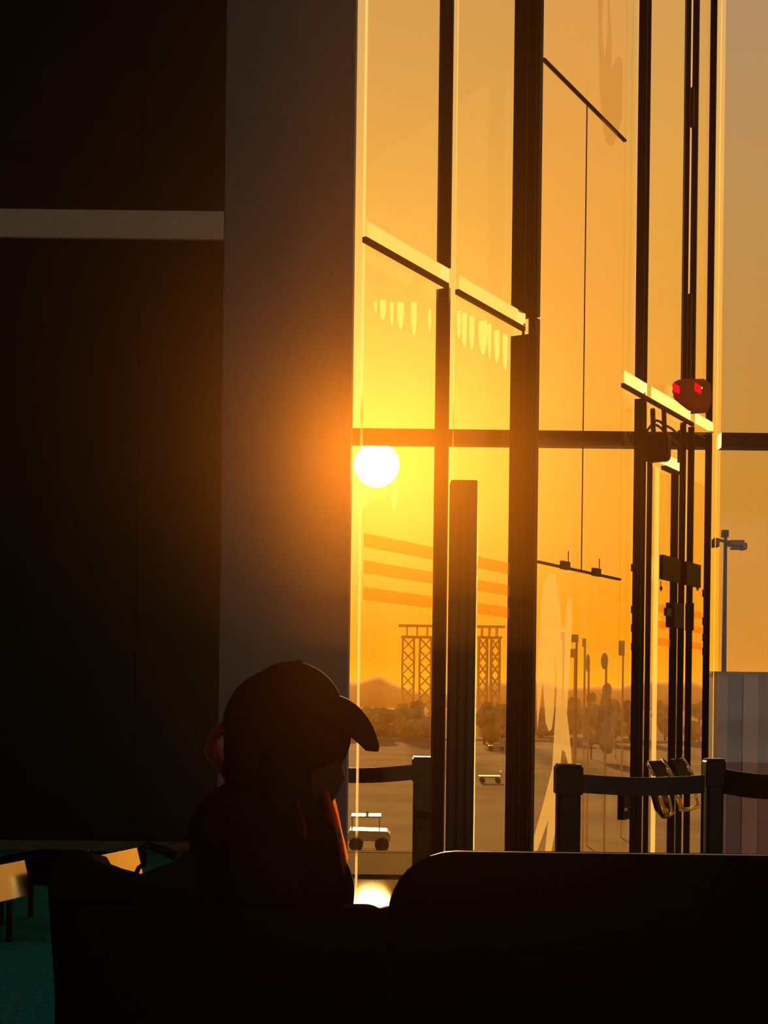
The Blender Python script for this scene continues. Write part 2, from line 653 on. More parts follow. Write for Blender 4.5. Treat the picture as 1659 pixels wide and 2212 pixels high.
p1 = pane(783, 940, 0.02, ROOM_H, M['pane'])
p2 = pane(978, 1102, 0.02, ROOM_H, M['pane'])
ZB_, ZA_ = HZ(1163, 1214), HZ(1175, 130)
# framless sheets of the third bay: joints at ZB_ and ZA_, vertical joint in the middle
for (x0, x1) in ((1162, 1257.5), (1259.5, 1341)):
    pane(x0, x1, ZB_ + 0.006, ZA_ - 0.006, M['pane_film'])
    pane(x0, x1, ZA_ + 0.006, ROOM_H, M['pane_film'])
p3 = pane(1162, 1341, 0.02, ZB_ - 0.006, M['pane'])
for zz in (ZA_, ZB_):
    m = MB()
    wbox(m, S(1162), S(1341), -0.008, 0.012, zz - 0.0065, zz + 0.0065)
    m.build('joint_seal', M['seal'], w1)
m = MB()
wbox(m, S(1258.0), S(1259.4), -0.002, 0.002, ZB_, ZA_)
m.build('joint_seal', M['seal'], w1)
# clamp fittings on the lower joint
for xc in (1215, 1283):
    m = MB()
    zc = ZB_
    s = S(xc)
    wbox(m, s - 0.05, s + 0.05, 0.012, 0.035, zc - 0.015, zc + 0.03)
    m.tube([W(s + 0.03, 0.03, zc + 0.03), W(s + 0.03, 0.03, zc + 0.09)], 0.003)
    m.build('clamp', M['seal'], w1)

# frosted fascia pieces with a dark channel below
for (x0, x1) in ((781, 970), (983, 1136)):
    f_ = wb('fascia', x0, x1, 0.075, 0.095, ZT0 + 0.012, ZT1, M['fascia'], w1, yref=620)
    wb('channel', x0, x1, 0.078, 0.097, ZT0 - 0.012, ZT0 + 0.010, M['seal'], f_, yref=640)
# three amber stripes
for (ya, yb) in ((1150, 1180), (1209, 1237), (1267, 1295)):
    z1_, z0_ = HZ(775, ya), HZ(775, yb)
    for (x0, x1, pp) in ((784, 939, p1), (1000, 1101, p2)):
        m = MB()
        wbox(m, S(x0), S(x1), 0.007, 0.009, z0_, z1_)
        m.build('safety_stripe', M['stripe'], pp, front=WN)


# translucent drips added to imitate glare below the fascia and where the sun stands
def glare_streak(x0, x1, y0, y1, parent, tipdown=True, q=0.008):
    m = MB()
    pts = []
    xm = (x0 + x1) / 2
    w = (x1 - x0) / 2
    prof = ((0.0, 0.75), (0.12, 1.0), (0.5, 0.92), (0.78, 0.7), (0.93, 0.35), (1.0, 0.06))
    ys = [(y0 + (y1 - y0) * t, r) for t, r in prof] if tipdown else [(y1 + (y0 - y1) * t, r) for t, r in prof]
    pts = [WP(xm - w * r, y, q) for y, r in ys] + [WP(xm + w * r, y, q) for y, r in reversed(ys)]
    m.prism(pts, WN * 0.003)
    return m.build('glare_streak', M['glare_streak'], parent, front=WN)


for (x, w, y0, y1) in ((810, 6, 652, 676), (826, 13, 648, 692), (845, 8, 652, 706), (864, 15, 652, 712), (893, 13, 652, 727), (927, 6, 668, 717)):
    glare_streak(x - w / 2, x + w / 2, y0, y1, p1)
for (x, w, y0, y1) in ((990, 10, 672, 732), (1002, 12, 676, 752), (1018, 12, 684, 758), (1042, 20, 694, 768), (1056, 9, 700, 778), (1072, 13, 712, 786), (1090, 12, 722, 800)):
    glare_streak(x - w / 2, x + w / 2, y0, y1, p2)
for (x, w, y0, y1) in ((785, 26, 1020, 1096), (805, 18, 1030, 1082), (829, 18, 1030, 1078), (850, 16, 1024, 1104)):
    glare_streak(x - w / 2, x + w / 2, y0, y1, p1)


# pale vinyl graphics on the third bay
def decal(pts, mat, parent, q=0.009):
    m = MB().prism([WP(x, y, q) for x, y in pts], WN * 0.0015)
    return m.build('vinyl_graphic', mat, parent, front=WN)


decal([(1186, 1236), (1199, 1244), (1207, 1290), (1212, 1350), (1220, 1360), (1224, 1300), (1234, 1290), (1236, 1340), (1230, 1440), (1224, 1540),
       (1230, 1590), (1235, 1650), (1226, 1650), (1221, 1625), (1214, 1620), (1209, 1660), (1206, 1760), (1190, 1842), (1176, 1842),
       (1184, 1770), (1170, 1810), (1158, 1842), (1152, 1842), (1152, 1810), (1172, 1740), (1192, 1660), (1198, 1560), (1203, 1470), (1199, 1420),
       (1196, 1540), (1191, 1575), (1185, 1580), (1178, 1560), (1174, 1500), (1172, 1470), (1162, 1560), (1160, 1580), (1159, 1480), (1166, 1330), (1174, 1260)], M['decal'], p3)
pf = w1
decal([(1291, 0), (1302, 0), (1300, 60), (1306, 130), (1312, 60), (1312, 0), (1316, 0), (1320, 60), (1321, 150), (1330, 128), (1338, 121), (1344, 130),
       (1344, 255), (1334, 290), (1326, 312), (1316, 318), (1307, 306), (1300, 262), (1294, 180)], M['decal_dark'], pf, q=0.014)

# ------------------------------------------------------------------ door_1: double door at the far end of the slanting wall
d1 = empty('door_1', W(S(1470), 0, 0), kind='structure')
lz = HZ(1430, 1010)
# side lights above the doors
pane(1396, 1470, HZ(1400, 880), ROOM_H, M['pane'], parent=d1)
pane(1496, 1524, HZ(1400, 880), ROOM_H, M['pane'], parent=d1)
f_ = wb('fascia', 1341, 1397.5, 0.075, 0.095, ZT0 + 0.012, ZT1 + 0.01, M['fascia_bright'], d1, yref=850)
f2 = wb('fascia', 1399.5, 1492, 0.075, 0.095, ZT0 + 0.012, ZT1 + 0.01, M['fascia_bright'], d1, yref=880)
f3 = wb('fascia', 1495, 1541, 0.075, 0.095, ZT0 + 0.012, ZT1 + 0.01, M['fascia_bright'], d1, yref=910)
wb('channel', 1341, 1500, 0.078, 0.097, ZT0 - 0.014, ZT0 + 0.010, M['seal'], d1, yref=880)
split_bar('post', 1468, 1482, -0.04, 0.03, M['frame'], d1)
split_bar('post', 1485.5, 1500, -0.04, 0.03, M['frame'], d1)
for (ya, yb) in ((175, 262), (630, 840)):
    wb('spacer', 1481, 1491, -0.03, 0.02, HZ(1486, yb), HZ(1486, ya), M['frame'], d1)
split_bar('post', 1523, 1538, -0.04, 0.05, M['frame_dark'], d1)
wb('jamb', 1539, 1548, -0.01, 0.04, 0, ROOM_H, M['jamb'], d1)
# two leaves: glass, stile, head rail
lf = wb('leaf', 1398, 1462, -0.006, 0.006, 0.03, lz, M['pane'], d1)
wb('edge_strip', 1411, 1425, 0.007, 0.02, 0.03, lz - 0.02, M['jamb'], lf)
wb('stile', 1450, 1467, -0.02, 0.03, 0.02, lz, M['frame'], lf)
wb('stile', 1398, 1410, -0.02, 0.02, 0.02, lz, M['frame'], lf)
hr = wb('head_rail', 1404, 1468, 0.03, 0.06, lz - 0.005, lz + 0.07, M['fascia_bright'], lf)
wb('channel', 1428, 1468, 0.03, 0.065, lz - 0.03, lz - 0.006, M['seal'], hr)
rf = wb('leaf', 1497, 1523, -0.006, 0.006, 0.03, lz, M['pane'], d1)
for (ya, yb) in ((1304, 1320), (1340, 1355), (1377, 1393)):
    wb('safety_stripe', 1425, 1453, 0.007, 0.009, HZ(1412, yb), HZ(1412, ya), M['stripe'], lf)
    wb('safety_stripe', 1499, 1522, 0.007, 0.009, HZ(1412, yb), HZ(1412, ya), M['stripe'], rf)
# teeth of dark tape along the posts
for (x, q, pts) in ((1366, 0.05, (1220, 1310, 1350, 1390)), (1520, 0.05, (1275, 1335, 1370, 1400))):
    for yy in pts:
        wb('tape', x - 3, x + 3, -0.01, 0.05, HZ(x, yy + 16), HZ(x, yy), M['frame_dark'], d1, yref=yy)
# plates with hanging tags
for (x0, x1, xt) in ((1424, 1470, 1427), (1476, 1514, 1506)):
    pt = wb('plate', x0, x1, 0.06, 0.085, HZ(1460, 1264), HZ(1460, 1214), M['frame_dark'], d1, yref=1240)
    m = MB()
    c = WP(xt, 1271, 0.07)
    m.prism([c + Vector((0, 0, 0.018)), c + WD * 0.025, c - Vector((0, 0, 0.018)), c - WD * 0.025], WN * 0.006)
    m.build('tag', M['seal'], pt)
    m = MB().tube([c + Vector((0, 0, 0.018)), c + Vector((0, 0, 0.05))], 0.003)
    m.build('tag_cord', M['seal'], pt)
# lock case
lk = wb('lock_case', 1438, 1478, 0.05, 0.11, HZ(1460, 1360), HZ(1460, 1309), M['frame_dark'], d1, yref=1330)
wb('lock_case', 1480, 1499, 0.05, 0.13, HZ(1460, 1362), HZ(1460, 1303), M['frame'], d1, yref=1330)
wb('thumb_turn', 1434, 1450, 0.11, 0.13, HZ(1440, 1337), HZ(1440, 1321), M['frame'], lk, yref=1330)
# door operator: box hung on two rods with a folding arm
m = MB()
c0, c1 = WP(1397, 940, 0.10), WP(1448, 1000, 0.10)
wbox(m, S(1394, 0.08, 970), S(1446, 0.24, 970), 0.08, 0.24, HZ(1420, 998, 0.16), HZ(1420, 938, 0.16))
m.bevel(0.03, 3)
dop = m.build('operator', M['frame'], d1, smooth=False)
for xr in (1413, 1437):
    m = MB().tube([WP(xr, 955, 0.14), WP(xr - 2, 925, 0.11), WP(xr - 3, 885, 0.08)], 0.016)
    m.build('rod', M['frame'], dop)
m = MB()
for (xa, ya, xb, yb) in ((1398, 930, 1415, 912), (1418, 908, 1434, 918), (1418, 918, 1436, 934), (1440, 920, 1462, 936), (1440, 934, 1466, 960)):
    m.tube([WP(xa, ya, 0.1), WP((xa + xb) / 2, (ya + yb) / 2 - 2, 0.1), WP(xb, yb, 0.1)], 0.008, 6)
m.build('arm', M['frame'], dop, kind='stuff')
wb('bracket', 1463, 1470, 0.06, 0.09, HZ(1466, 1000, 0.07), HZ(1466, 930, 0.07), M['frame'], d1)


# pull handles: flat polished loops leaning forward
def handle(x0, y0, x1, y1, wpx, parent, q0, q1, name='handle', mat=None):
    m = MB()
    pts = [WP(x0, y0, q0), WP(x0 + (x1 - x0) * 0.5, y0 + (y1 - y0) * 0.5, (q0 + q1) / 2 + 0.03), WP(x1, y1, q1)]
    m.tube(pts, wpx, 10)
    return m.build(name, mat or M['steel'], parent, smooth=True)


for (x0, y0, x1, y1, r) in ((1397, 1646, 1412, 1675, 0.010), (1430, 1641, 1452, 1677, 0.013), (1474, 1636, 1496, 1674, 0.013)):
    handle(x0, y0, x1, y1, r, lf, 0.10, 0.16)
for (x0, y0, x1, y1, r) in ((1424, 1716, 1436, 1760, 0.012), (1443, 1716, 1452, 1758, 0.010), (1462, 1714, 1473, 1748, 0.016), (1502, 1718, 1508, 1740, 0.012)):
    handle(x0, y0, x1, y1, r, lf, 0.16, 0.10, mat=M['brass'])
m = MB().tube([WP(1470, 1749, 0.12), WP(1490, 1748, 0.12), WP(1506, 1742, 0.12)], 0.014, 10)
m.build('handle_bar', M['brass'], lf, smooth=True)
m = MB().tube([WP(1437, 1762, 0.12), WP(1446, 1762, 0.12), WP(1454, 1756, 0.12)], 0.010, 10)
m.build('handle_bar', M['brushed'], lf, smooth=True)
# dark panic bar plates behind the handles
pts = [(1397, 1644), (1432, 1642), (1453, 1676), (1416, 1678)]
MB().prism([WP(x, y, 0.08) for x, y in pts], WN * 0.02).build('guard', M['frame_dark'], lf)
pts = [(1446, 1640), (1474, 1638), (1494, 1676), (1460, 1678)]
MB().prism([WP(x, y, 0.08) for x, y in pts], WN * 0.02).build('guard', M['frame_dark'], lf)
pts = [(1404, 1712), (1434, 1712), (1440, 1766), (1430, 1768), (1414, 1750)]
MB().prism([WP(x, y, 0.08) for x, y in pts], WN * 0.02).build('guard', M['frame_dark'], lf)
m = MB().ell(WP(1494, 1676, 0.16), (0.02, 0.02, 0.02))
m.build('handle_knob', M['steel'], lf, smooth=True)
bxk = wb('keeper', 1334, 1362, 0.04, 0.08, HZ(1350, 1764), HZ(1350, 1712), M['frame_dark'], d1, yref=1740)
MB().ell(WP(1351, 1748, 0.09), (0.012, 0.012, 0.012)).build('screw', M['steel'], bxk, smooth=True)

# ------------------------------------------------------------------ window_2: front facade
w2 = empty('window_2', (3.0, YF, 0), kind='structure')
zt0, zt1 = P(1600, 970, YF).z, P(1600, 938, YF).z
xj = W(s_end + 0.06, 0, 0).x
vx = [XP, xj + 0.02, 5.4, XR]
for xm in (XP + 0.03, 5.4, XR - 0.05):
    bx('mullion', (xm - 0.04, YF - 0.06, 0), (xm + 0.04, YF + 0.06, ROOM_H), M['frame'], w2)
bx('transom', (XP, YF - 0.06, zt0), (xj - 0.05, YF + 0.06, zt1), M['frame'], w2)
bx('transom', (xj + 0.02, YF - 0.06, zt0), (XR, YF + 0.06, zt1), M['frame'], w2)
bx('sill', (XP, YF - 0.06, 0), (XR, YF + 0.06, 0.012), M['mat'], w2)
for k, (a_, b_, mt) in enumerate(((XP + 0.05, xj - 0.03, 'pane_clear'), (xj + 0.03, 5.36, 'pane_grey'), (5.44, XR - 0.1, 'pane_grey'))):
    bx('pane', (a_, YF - 0.006, 0.012), (b_, YF + 0.006, zt0), M[mt], w2)
    bx('pane', (a_, YF - 0.006, zt1), (b_, YF + 0.006, ROOM_H), M[mt], w2)

# ------------------------------------------------------------------ red warning unit over the door
q_ = 0.16
rl = empty('warning_lamp', WP(1486, 892, q_), label='dark red alarm unit with two glowing red lamps above the door', cat='alarm')
m = MB()
prof = [(1451, 848), (1451, 832), (1456, 824), (1466, 820), (1505, 820), (1514, 824), (1521, 834), (1522, 850), (1522, 872), (1513, 893), (1500, 894), (1486, 886), (1470, 874), (1455, 862)]
m.prism([WP(x, y, q_) for x, y in prof], WN * 0.05)
m.bevel(0.006)
m.build('housing', M['red_body'], rl)
for xl in (1460, 1507):
    m = MB()
    c = WP(xl, 840, q_ + 0.05)
    wbox(m, S(xl - 7, q_ + 0.05, 840), S(xl + 8, q_ + 0.06, 840), q_ + 0.05, q_ + 0.06, HZ(xl, 847, q_ + 0.05), HZ(xl, 832, q_ + 0.05))
    m.build('lamp', M['red_led'], rl)
MB().ell(WP(1516, 838, q_ + 0.06), (0.006, 0.006, 0.006), None, 10, 6).build('indicator', M['white_led'], rl)
m = MB()
wbox(m, S(1478, 0.03, 850), S(1498, 0.16, 850), 0.03, 0.165, HZ(1486, 860, 0.1), HZ(1486, 830, 0.1))
m.build('bracket', M['frame'], rl)

# ------------------------------------------------------------------ door mat, pylon
bx('door_mat', (-0.5, 9.0, 0.0), (2.0, 10.2, 0.018), M['mat'], label='brown coir mat on the floor inside the facade', cat='mat')
YPY = 6.15
pa, pb = P(974, 1036, YPY), P(1032, 1036, YPY)
py = empty('pylon', ((pa.x + pb.x) / 2, YPY + 0.06, 0), label='tall flat-topped dark metal pylon standing before the glass wall', cat='pylon')
m = MB().box((pa.x, YPY, 0.02), (pb.x, YPY + 0.12, pa.z))
m.bevel(0.006)
m.build('shaft', M['frame'], py)
for g in (0.3, 0.62):
    xx = pa.x + (pb.x - pa.x) * g
    bx('rib', (xx, YPY - 0.006, 0.04), (xx + 0.012, YPY + 0.002, pa.z - 0.1), M['frame_dark'], py)
bx('foot', (pa.x - 0.05, YPY - 0.05, 0), (pb.x + 0.05, YPY + 0.17, 0.02), M['frame_dark'], py, bev=0.004)
bx('edge_strip', (pb.x, YPY + 0.02, 0.02), (pb.x + 0.006, YPY + 0.05, pa.z - 0.02), M['jamb'], py)


# ------------------------------------------------------------------ belt barriers
def barrier(x0, x1, ytop, Y, belt, label):
    a_, b_ = P(x0, ytop, Y), P(x1, ytop, Y)
    w = b_.x - a_.x
    cx = (a_.x + b_.x) / 2
    zt = a_.z
    r = empty('barrier_post', (cx, Y, 0), label=label, cat='barrier', group='belt barriers before the glass wall')
    ww = w * 0.43
    MB().box((cx - ww, Y - ww, 0.03), (cx + ww, Y + ww, zt - 0.11)).bevel(0.012).build('post', M['plastic'], r)
    MB().box((cx - w / 2, Y - w / 2, zt - 0.125), (cx + w / 2, Y + w / 2, zt - 0.008)).bevel(0.008).build('belt_head', M['plastic'], r)
    MB().box((cx - ww, Y - ww, zt - 0.008), (cx + ww, Y + ww, zt)).build('cap', M['plastic'], r)
    m = MB()
    n = 28
    m.loft([[(cx + rr * math.cos(2 * math.pi * k / n), Y + rr * math.sin(2 * math.pi * k / n), z) for k in range(n)]
            for rr, z in ((0.17, 0), (0.17, 0.012), (0.15, 0.022), (0.06, 0.034))])
    m.build('base', M['plastic'], r)
    # belt: thin webbing sagging a little
    (bx1, by1, bY), (yt, yb) = belt
    e1, e2 = P(bx1, by1[0], bY), P(bx1, by1[1], bY)
    h0, h1 = P(x0, yt, Y).z, P(x0, yb, Y).z
    sg = 1 if e1.x > cx else -1
    st_ = Vector((cx + sg * w / 2, Y, 0))
    m = MB()
    rings = []
    for k in range(9):
        t = k / 8
        p = st_.lerp(Vector((e1.x, bY, 0)), t)
        sag = -0.012 * math.sin(math.pi * t)
        zt_, zb_ = h0 + (e1.z - h0) * t + sag, h1 + (e2.z - h1) * t + sag
        d = Vector((-(bY - Y), e1.x - cx, 0)).normalized() * 0.002
        rings.append([(p.x - d.x, p.y - d.y, zb_), (p.x + d.x, p.y + d.y, zb_), (p.x + d.x, p.y + d.y, zt_), (p.x - d.x, p.y - d.y, zt_)])
    m.loft(rings)
    m.build('belt', M['belt'], r)
    return r


barrier(890, 934, 1634, 7.0, ((690, (1656, 1688), 7.25), (1652, 1685)), 'black belt post behind the glass with its belt running left to the column')
barrier(1199, 1257, 1650, 5.75, ((1522, (1674, 1713), 6.1), (1672, 1712)), 'black belt post left of the door with its belt crossing the handles')
barrier(1521, 1564, 1638, 6.15, ((1740, (1674, 1726), 5.6), (1660, 1714)), 'black belt post right of the door with its belt leaving the frame')


# ------------------------------------------------------------------ seats in the foreground
def rounded(x0, x1, z0, z1, r, n=8, corners=(1, 1)):
    pts = [(x0, z0), (x1, z0)]
    if corners[1]:
        pts += [(x1 - r + r * math.cos(a), z1 - r + r * math.sin(a)) for a in [math.pi / 2 * k / n for k in range(n + 1)]]
    else:
        pts += [(x1, z1)]
    if corners[0]:
        pts += [(x0 + r + r * math.cos(a), z1 - r + r * math.sin(a)) for a in [math.pi / 2 + math.pi / 2 * k / n for k in range(n + 1)]]
    else:
        pts += [(x0, z1)]
    return pts


YS = 2.22


def seat(x0, x1, ztop, rr, label, rim_glint=False):
    r = empty('lounge_seat', ((x0 + x1) / 2, YS + 0.3, 0), label=label, cat='seat', group='black seats in the foreground row')
    m = MB().prism([(x, YS, z) for x, z in rounded(x0, x1, 0.36, ztop, rr)], (0, 0.045, 0))
    es = [e for e in m.bm.edges if e.calc_length() < 10 and len({round(v.co.y, 4) for v in e.verts}) == 1]
    bmesh.ops.bevel(m.bm, geom=es, offset=0.012, segments=3, profile=0.5, affect='EDGES')
    bk = m.build('backrest', M['vinyl'], r, smooth=False)
    if rim_glint:
        rp = [q for q in rounded(x0 + 0.004, x1 - 0.004, 0.36, ztop + 0.0005, rr)[2:] if q[1] > ztop - 0.02]
        MB().tube([(x, YS + 0.022, z) for x, z in rp], 0.0012, 6).build('rim_glint', M['brushed'], bk, smooth=True)  # bright tube added to draw the sun's rim light on the back
    m = MB().box((x0 + 0.015, YS + 0.047, 0.37), (x1 - 0.015, YS + 0.56, 0.45)).bevel(0.02, 3)
    m.build('seat_cushion', M['vinyl'], r)
    bx('frame_rail', (x0 + 0.02, YS + 0.15, 0.30), (x1 - 0.02, YS + 0.45, 0.37), M['plastic'], r)
    for (lx, ly) in ((x0 + 0.06, YS + 0.17), (x1 - 0.06, YS + 0.17), (x0 + 0.06, YS + 0.42), (x1 - 0.06, YS + 0.42)):
        MB().tube([(lx, ly, 0), (lx, ly, 0.31)], 0.018, 10).build('leg', M['plastic'], r)
    return r


xr0 = P(838, 2000, YS).x
zr = P(1200, 1846, YS).z
seat(xr0, xr0 + 0.78, zr, 0.105, 'wide black seat back with rounded corner, right of the capped person', True)
xl0 = P(118, 2050, YS).x
seat(xl0, xr0 + 0.0, P(800, 1962, YS).z, 0.03, 'low black seat under the capped person and the bag')

# bag on the left end of the person's seat
bxx0, bxx1 = P(102, 1900, 2.35).x, P(415, 1900, 2.35).x
bg_ = empty('shoulder_bag', ((bxx0 + bxx1) / 2, 2.47, 0.45), label='black bag with a raised corner and a loop handle, left of the person', cat='bag')
prof = [(100, 1905), (112, 1868), (128, 1842), (150, 1834), (186, 1836), (196, 1846), (203, 1868), (222, 1876), (255, 1872), (282, 1886), (300, 1900), (340, 1884), (372, 1862), (398, 1842), (420, 1836)]
pts = [P(x, y, 2.37) for x, y in prof]
zb = 0.486
poly = pts + [Vector((pts[-1].x, 2.37, zb)), Vector((pts[0].x + 0.03, 2.37, zb))]
m = MB().prism(poly, (0, 0.17, -0.030))
m.bevel(0.008, 2)
m.build('body', M['bag'], bg_)
m = MB().tube([P(300, 1906, 2.42), P(292, 1892, 2.42), P(300, 1874, 2.42), P(310, 1868, 2.42), P(311, 1846, 2.42), P(305, 1834, 2.42), P(318, 1826, 2.42), P(350, 1836, 2.42), P(380, 1850, 2.42)],
              [0.006, 0.005, 0.004, 0.005, 0.005, 0.006, 0.007, 0.008, 0.008], 8)
m.build('handle', M['bag'], bg_, smooth=True)
m = MB().prism([P(335, 1832, 2.45), P(402, 1818, 2.45), P(412, 1826, 2.45), P(404, 1840, 2.45), P(345, 1846, 2.45)], (0, 0.03, 0))
m.build('flap', M['bag_red'], bg_)


# ------------------------------------------------------------------ added seats whose steel ends reflect the sky as orange patches
def reflector_seat(px_l, px_r, ya, yb, Yr, label):
    """its polished end panel turns towards the facade; the shell runs off to the left"""
    dv = Vector((0.32, 0.947, 0))
    pn = P(px_r, ya, Yr)
    a_l, _ = ab(px_l, ya)
    # walk along -dv from the far right corner until the ray of px_l is met
    # p = pn - dv*t ; p.x = a_l*p.y
    t = (pn.x - a_l * pn.y) / (dv.x - a_l * dv.y)
    near = pn - dv * t
    r = empty('added_steel_seat', (near.x - 0.3, near.y + 0.2, 0), label=label, cat='seat', group='added far seats with sky-reflecting steel ends')
    top = pn.z
    bot = top - 0.16
    A, B = Vector((near.x, near.y, 0)), Vector((pn.x, pn.y, 0))
    nn = Vector((0.947, -0.32, 0)) * -0.02
    tl = nn * 2.2                      # the panel leans back
    m = MB().hexa([A + Vector((0, 0, bot)), B + Vector((0, 0, bot - 0.0)), B + nn + Vector((0, 0, bot)), A + nn + Vector((0, 0, bot)),
                   A + tl + Vector((0, 0, top)), B + tl + Vector((0, 0, top)), B + tl + nn + Vector((0, 0, top)), A + tl + nn + Vector((0, 0, top))])
    m.build('sky_reflector', M['steel'], r)
    C = A + Vector((-0.95, 0.30, 0)) * 0.6
    D = B + Vector((-0.95, 0.30, 0)) * 0.6
    A2, B2 = A + nn * 3.4, B + nn * 3.4
    m = MB().hexa([A2 + Vector((0, 0, bot + 0.02)), B2 + Vector((0, 0, bot + 0.02)), D + Vector((0, 0, bot + 0.02)), C + Vector((0, 0, bot + 0.02)),
                   A2 + Vector((0, 0, top - 0.03)), B2 + Vector((0, 0, top - 0.03)), D + Vector((0, 0, top - 0.03)), C + Vector((0, 0, top - 0.03))])
    m.build('seat_shell', M['vinyl'], r)
    for q in (A2.lerp(B2, 0.3), C.lerp(D, 0.3), A2.lerp(B2, 0.8), C.lerp(D, 0.8)):
        MB().tube([(q.x, q.y, 0), (q.x, q.y, bot + 0.03)], 0.015, 8).build('leg', M['plastic'], r)
    return r


reflector_seat(-40, 70, 1859, 1925, 6.6, 'added steel seat end reflecting the sky, at the left edge')
reflector_seat(196, 312, 1832, 1890, 7.2, 'added steel seat end reflecting the sky, seen over the bag')

# ------------------------------------------------------------------ the person
YPn = 2.52


def p(x, y, dy=0.0):
    v = P(x, y, YPn)
    v.y += dy
    return v


def ry(a):
    return Matrix.Rotation(a, 3, 'Y')


person = empty('person', (p(560, 1900).x, YPn, 0.45), label='person in a dark cap and black jacket sitting bowed in profile', cat='person')
b = MB()
BOW = math.radians(32)
b.ell(p(618, 1592), (0.100, 0.078, 0.104), ry(BOW))
b.ell(p(664, 1640), (0.062, 0.064, 0.088), ry(math.radians(-18)))
b.ell(p(690, 1690), (0.040, 0.046, 0.040))
b.caps(p(716, 1640), p(733, 1680), 0.010, 0.012)          # nose
b.ell(p(716, 1697), (0.016, 0.024, 0.010))                # lips
b.ell(p(698, 1716), (0.024, 0.028, 0.020))                # chin
for s_ in (-1, 1):
    b.ell(p(716, 1640, 0.032 * s_), (0.016, 0.018, 0.009))    # brow
    b.ell(p(618, 1640, 0.078 * s_), (0.022, 0.010, 0.032), ry(0.4))   # ear
b.caps(p(606, 1680), p(575, 1800), 0.054, 0.060)
b.caps(p(575, 1830), p(560, 2050), 0.115, 0.125)
b.caps(p(560, 2050), p(565, 2235), 0.125, 0.13)
b.caps(p(575, 1850, -0.15), p(575, 1850, 0.15), 0.06, 0.06)
arm_n = [p(580, 1860, -0.17), p(600, 2075, -0.185), p(775, 1995, -0.09)]
arm_f = [p(600, 1860, 0.17), p(640, 2080, 0.21), p(790, 2010, 0.07)]
for arm in (arm_n, arm_f):
    b.caps(arm[0], arm[1], 0.048, 0.040)
    b.caps(arm[1], arm[2], 0.038, 0.026)
    d = (arm[2] - arm[1]).normalized()
    side = Vector((-d.y, d.x, 0)).normalized()
    upv = side.cross(d) * -1
    c = arm[2] + d * 0.05
    b.ell(c, (0.048, 0.040, 0.018), Matrix((d, side, d.cross(side))).transposed())
    for k, ln in enumerate((0.066, 0.075, 0.070, 0.055)):
        root = c + d * 0.038 + side * (0.027 - 0.018 * k)
        k1 = root + d * ln * 0.5 - Vector((0, 0, ln * 0.2))
        k2 = k1 + d * ln * 0.2 - Vector((0, 0, ln * 0.4))
        b.caps(root, k1, 0.0095, 0.0085, 8)
        b.caps(k1, k2, 0.0085, 0.0075, 8)
    tdir = -side if arm is arm_n else side
    tr_ = c - d * 0.02 + side * 0.035
    b.caps(tr_, tr_ + d * 0.03 + side * 0.02, 0.012, 0.010, 8)
    b.caps(tr_ + d * 0.03 + side * 0.02, tr_ + d * 0.06 + side * 0.015 - Vector((0, 0, 0.01)), 0.010, 0.008, 8)
hip = p(570, 2240)
hip.z = 0.56
legs = []
for s_, kx in ((-1, 0.28), (1, 0.10)):
    h0 = hip + Vector((0.05 * -s_, 0.04, 0))
    kn = Vector((hip.x + kx, hip.y + 0.40, 0.53))
    an = Vector((kn.x + 0.02, kn.y + 0.04, 0.10))
    toe = Vector((an.x + 0.05, an.y + 0.17, 0.03))
    legs.append((h0, kn, an, toe))
    b.caps(h0, kn, 0.082, 0.056)
    b.caps(kn, an, 0.054, 0.036)
    b.caps(an - Vector((0, 0.02, 0.06)), toe, 0.036, 0.026)
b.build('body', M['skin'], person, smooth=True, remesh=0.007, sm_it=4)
for s_ in (-1, 1):
    MB().ell(p(716, 1654, 0.030 * s_), (0.010, 0.012, 0.010), None, 12, 8).build('eye', M['eye'], person, smooth=True)

# jacket: an inflated torso with sleeves and a standing collar
j = MB()
j.ell(p(575, 1830), (0.112, 0.150, 0.085))
j.caps(p(572, 1850), p(560, 2050), 0.150, 0.150)
j.caps(p(560, 2050), p(565, 2230), 0.150, 0.150)
j.ell(p(500, 1800), (0.075, 0.12, 0.085))
j.ell(p(548, 1762), (0.085, 0.085, 0.060), ry(0.5))
j.ell(p(636, 1890), (0.074, 0.12, 0.100))
j.ell(p(672, 1930), (0.080, 0.11, 0.100))
j.caps(p(575, 1860, -0.15), p(575, 1860, 0.15), 0.075, 0.075)
for arm in (arm_n, arm_f):
    j.caps(arm[0], arm[1], 0.066, 0.058)
    j.caps(arm[1], arm[2], 0.055, 0.040)
j.build('jacket', M['jacket'], person, smooth=True, remesh=0.009, sm_it=5)
t_ = MB()
for (h0, kn, an, toe) in legs:
    t_.caps(h0, kn, 0.094, 0.068)
    t_.caps(kn, an + Vector((0, 0, 0.03)), 0.066, 0.050)
t_.ell(hip + Vector((0, 0, 0.02)), (0.155, 0.15, 0.12))
t_.build('trousers', M['trousers'], person, smooth=True, remesh=0.01, sm_it=4)
for (h0, kn, an, toe) in legs:
    m = MB()
    m.caps(an - Vector((0, 0.045, 0.055)), toe + Vector((0, 0.02, 0.008)), 0.044, 0.036)
    m.build('shoe', M['plastic'], person, smooth=True)

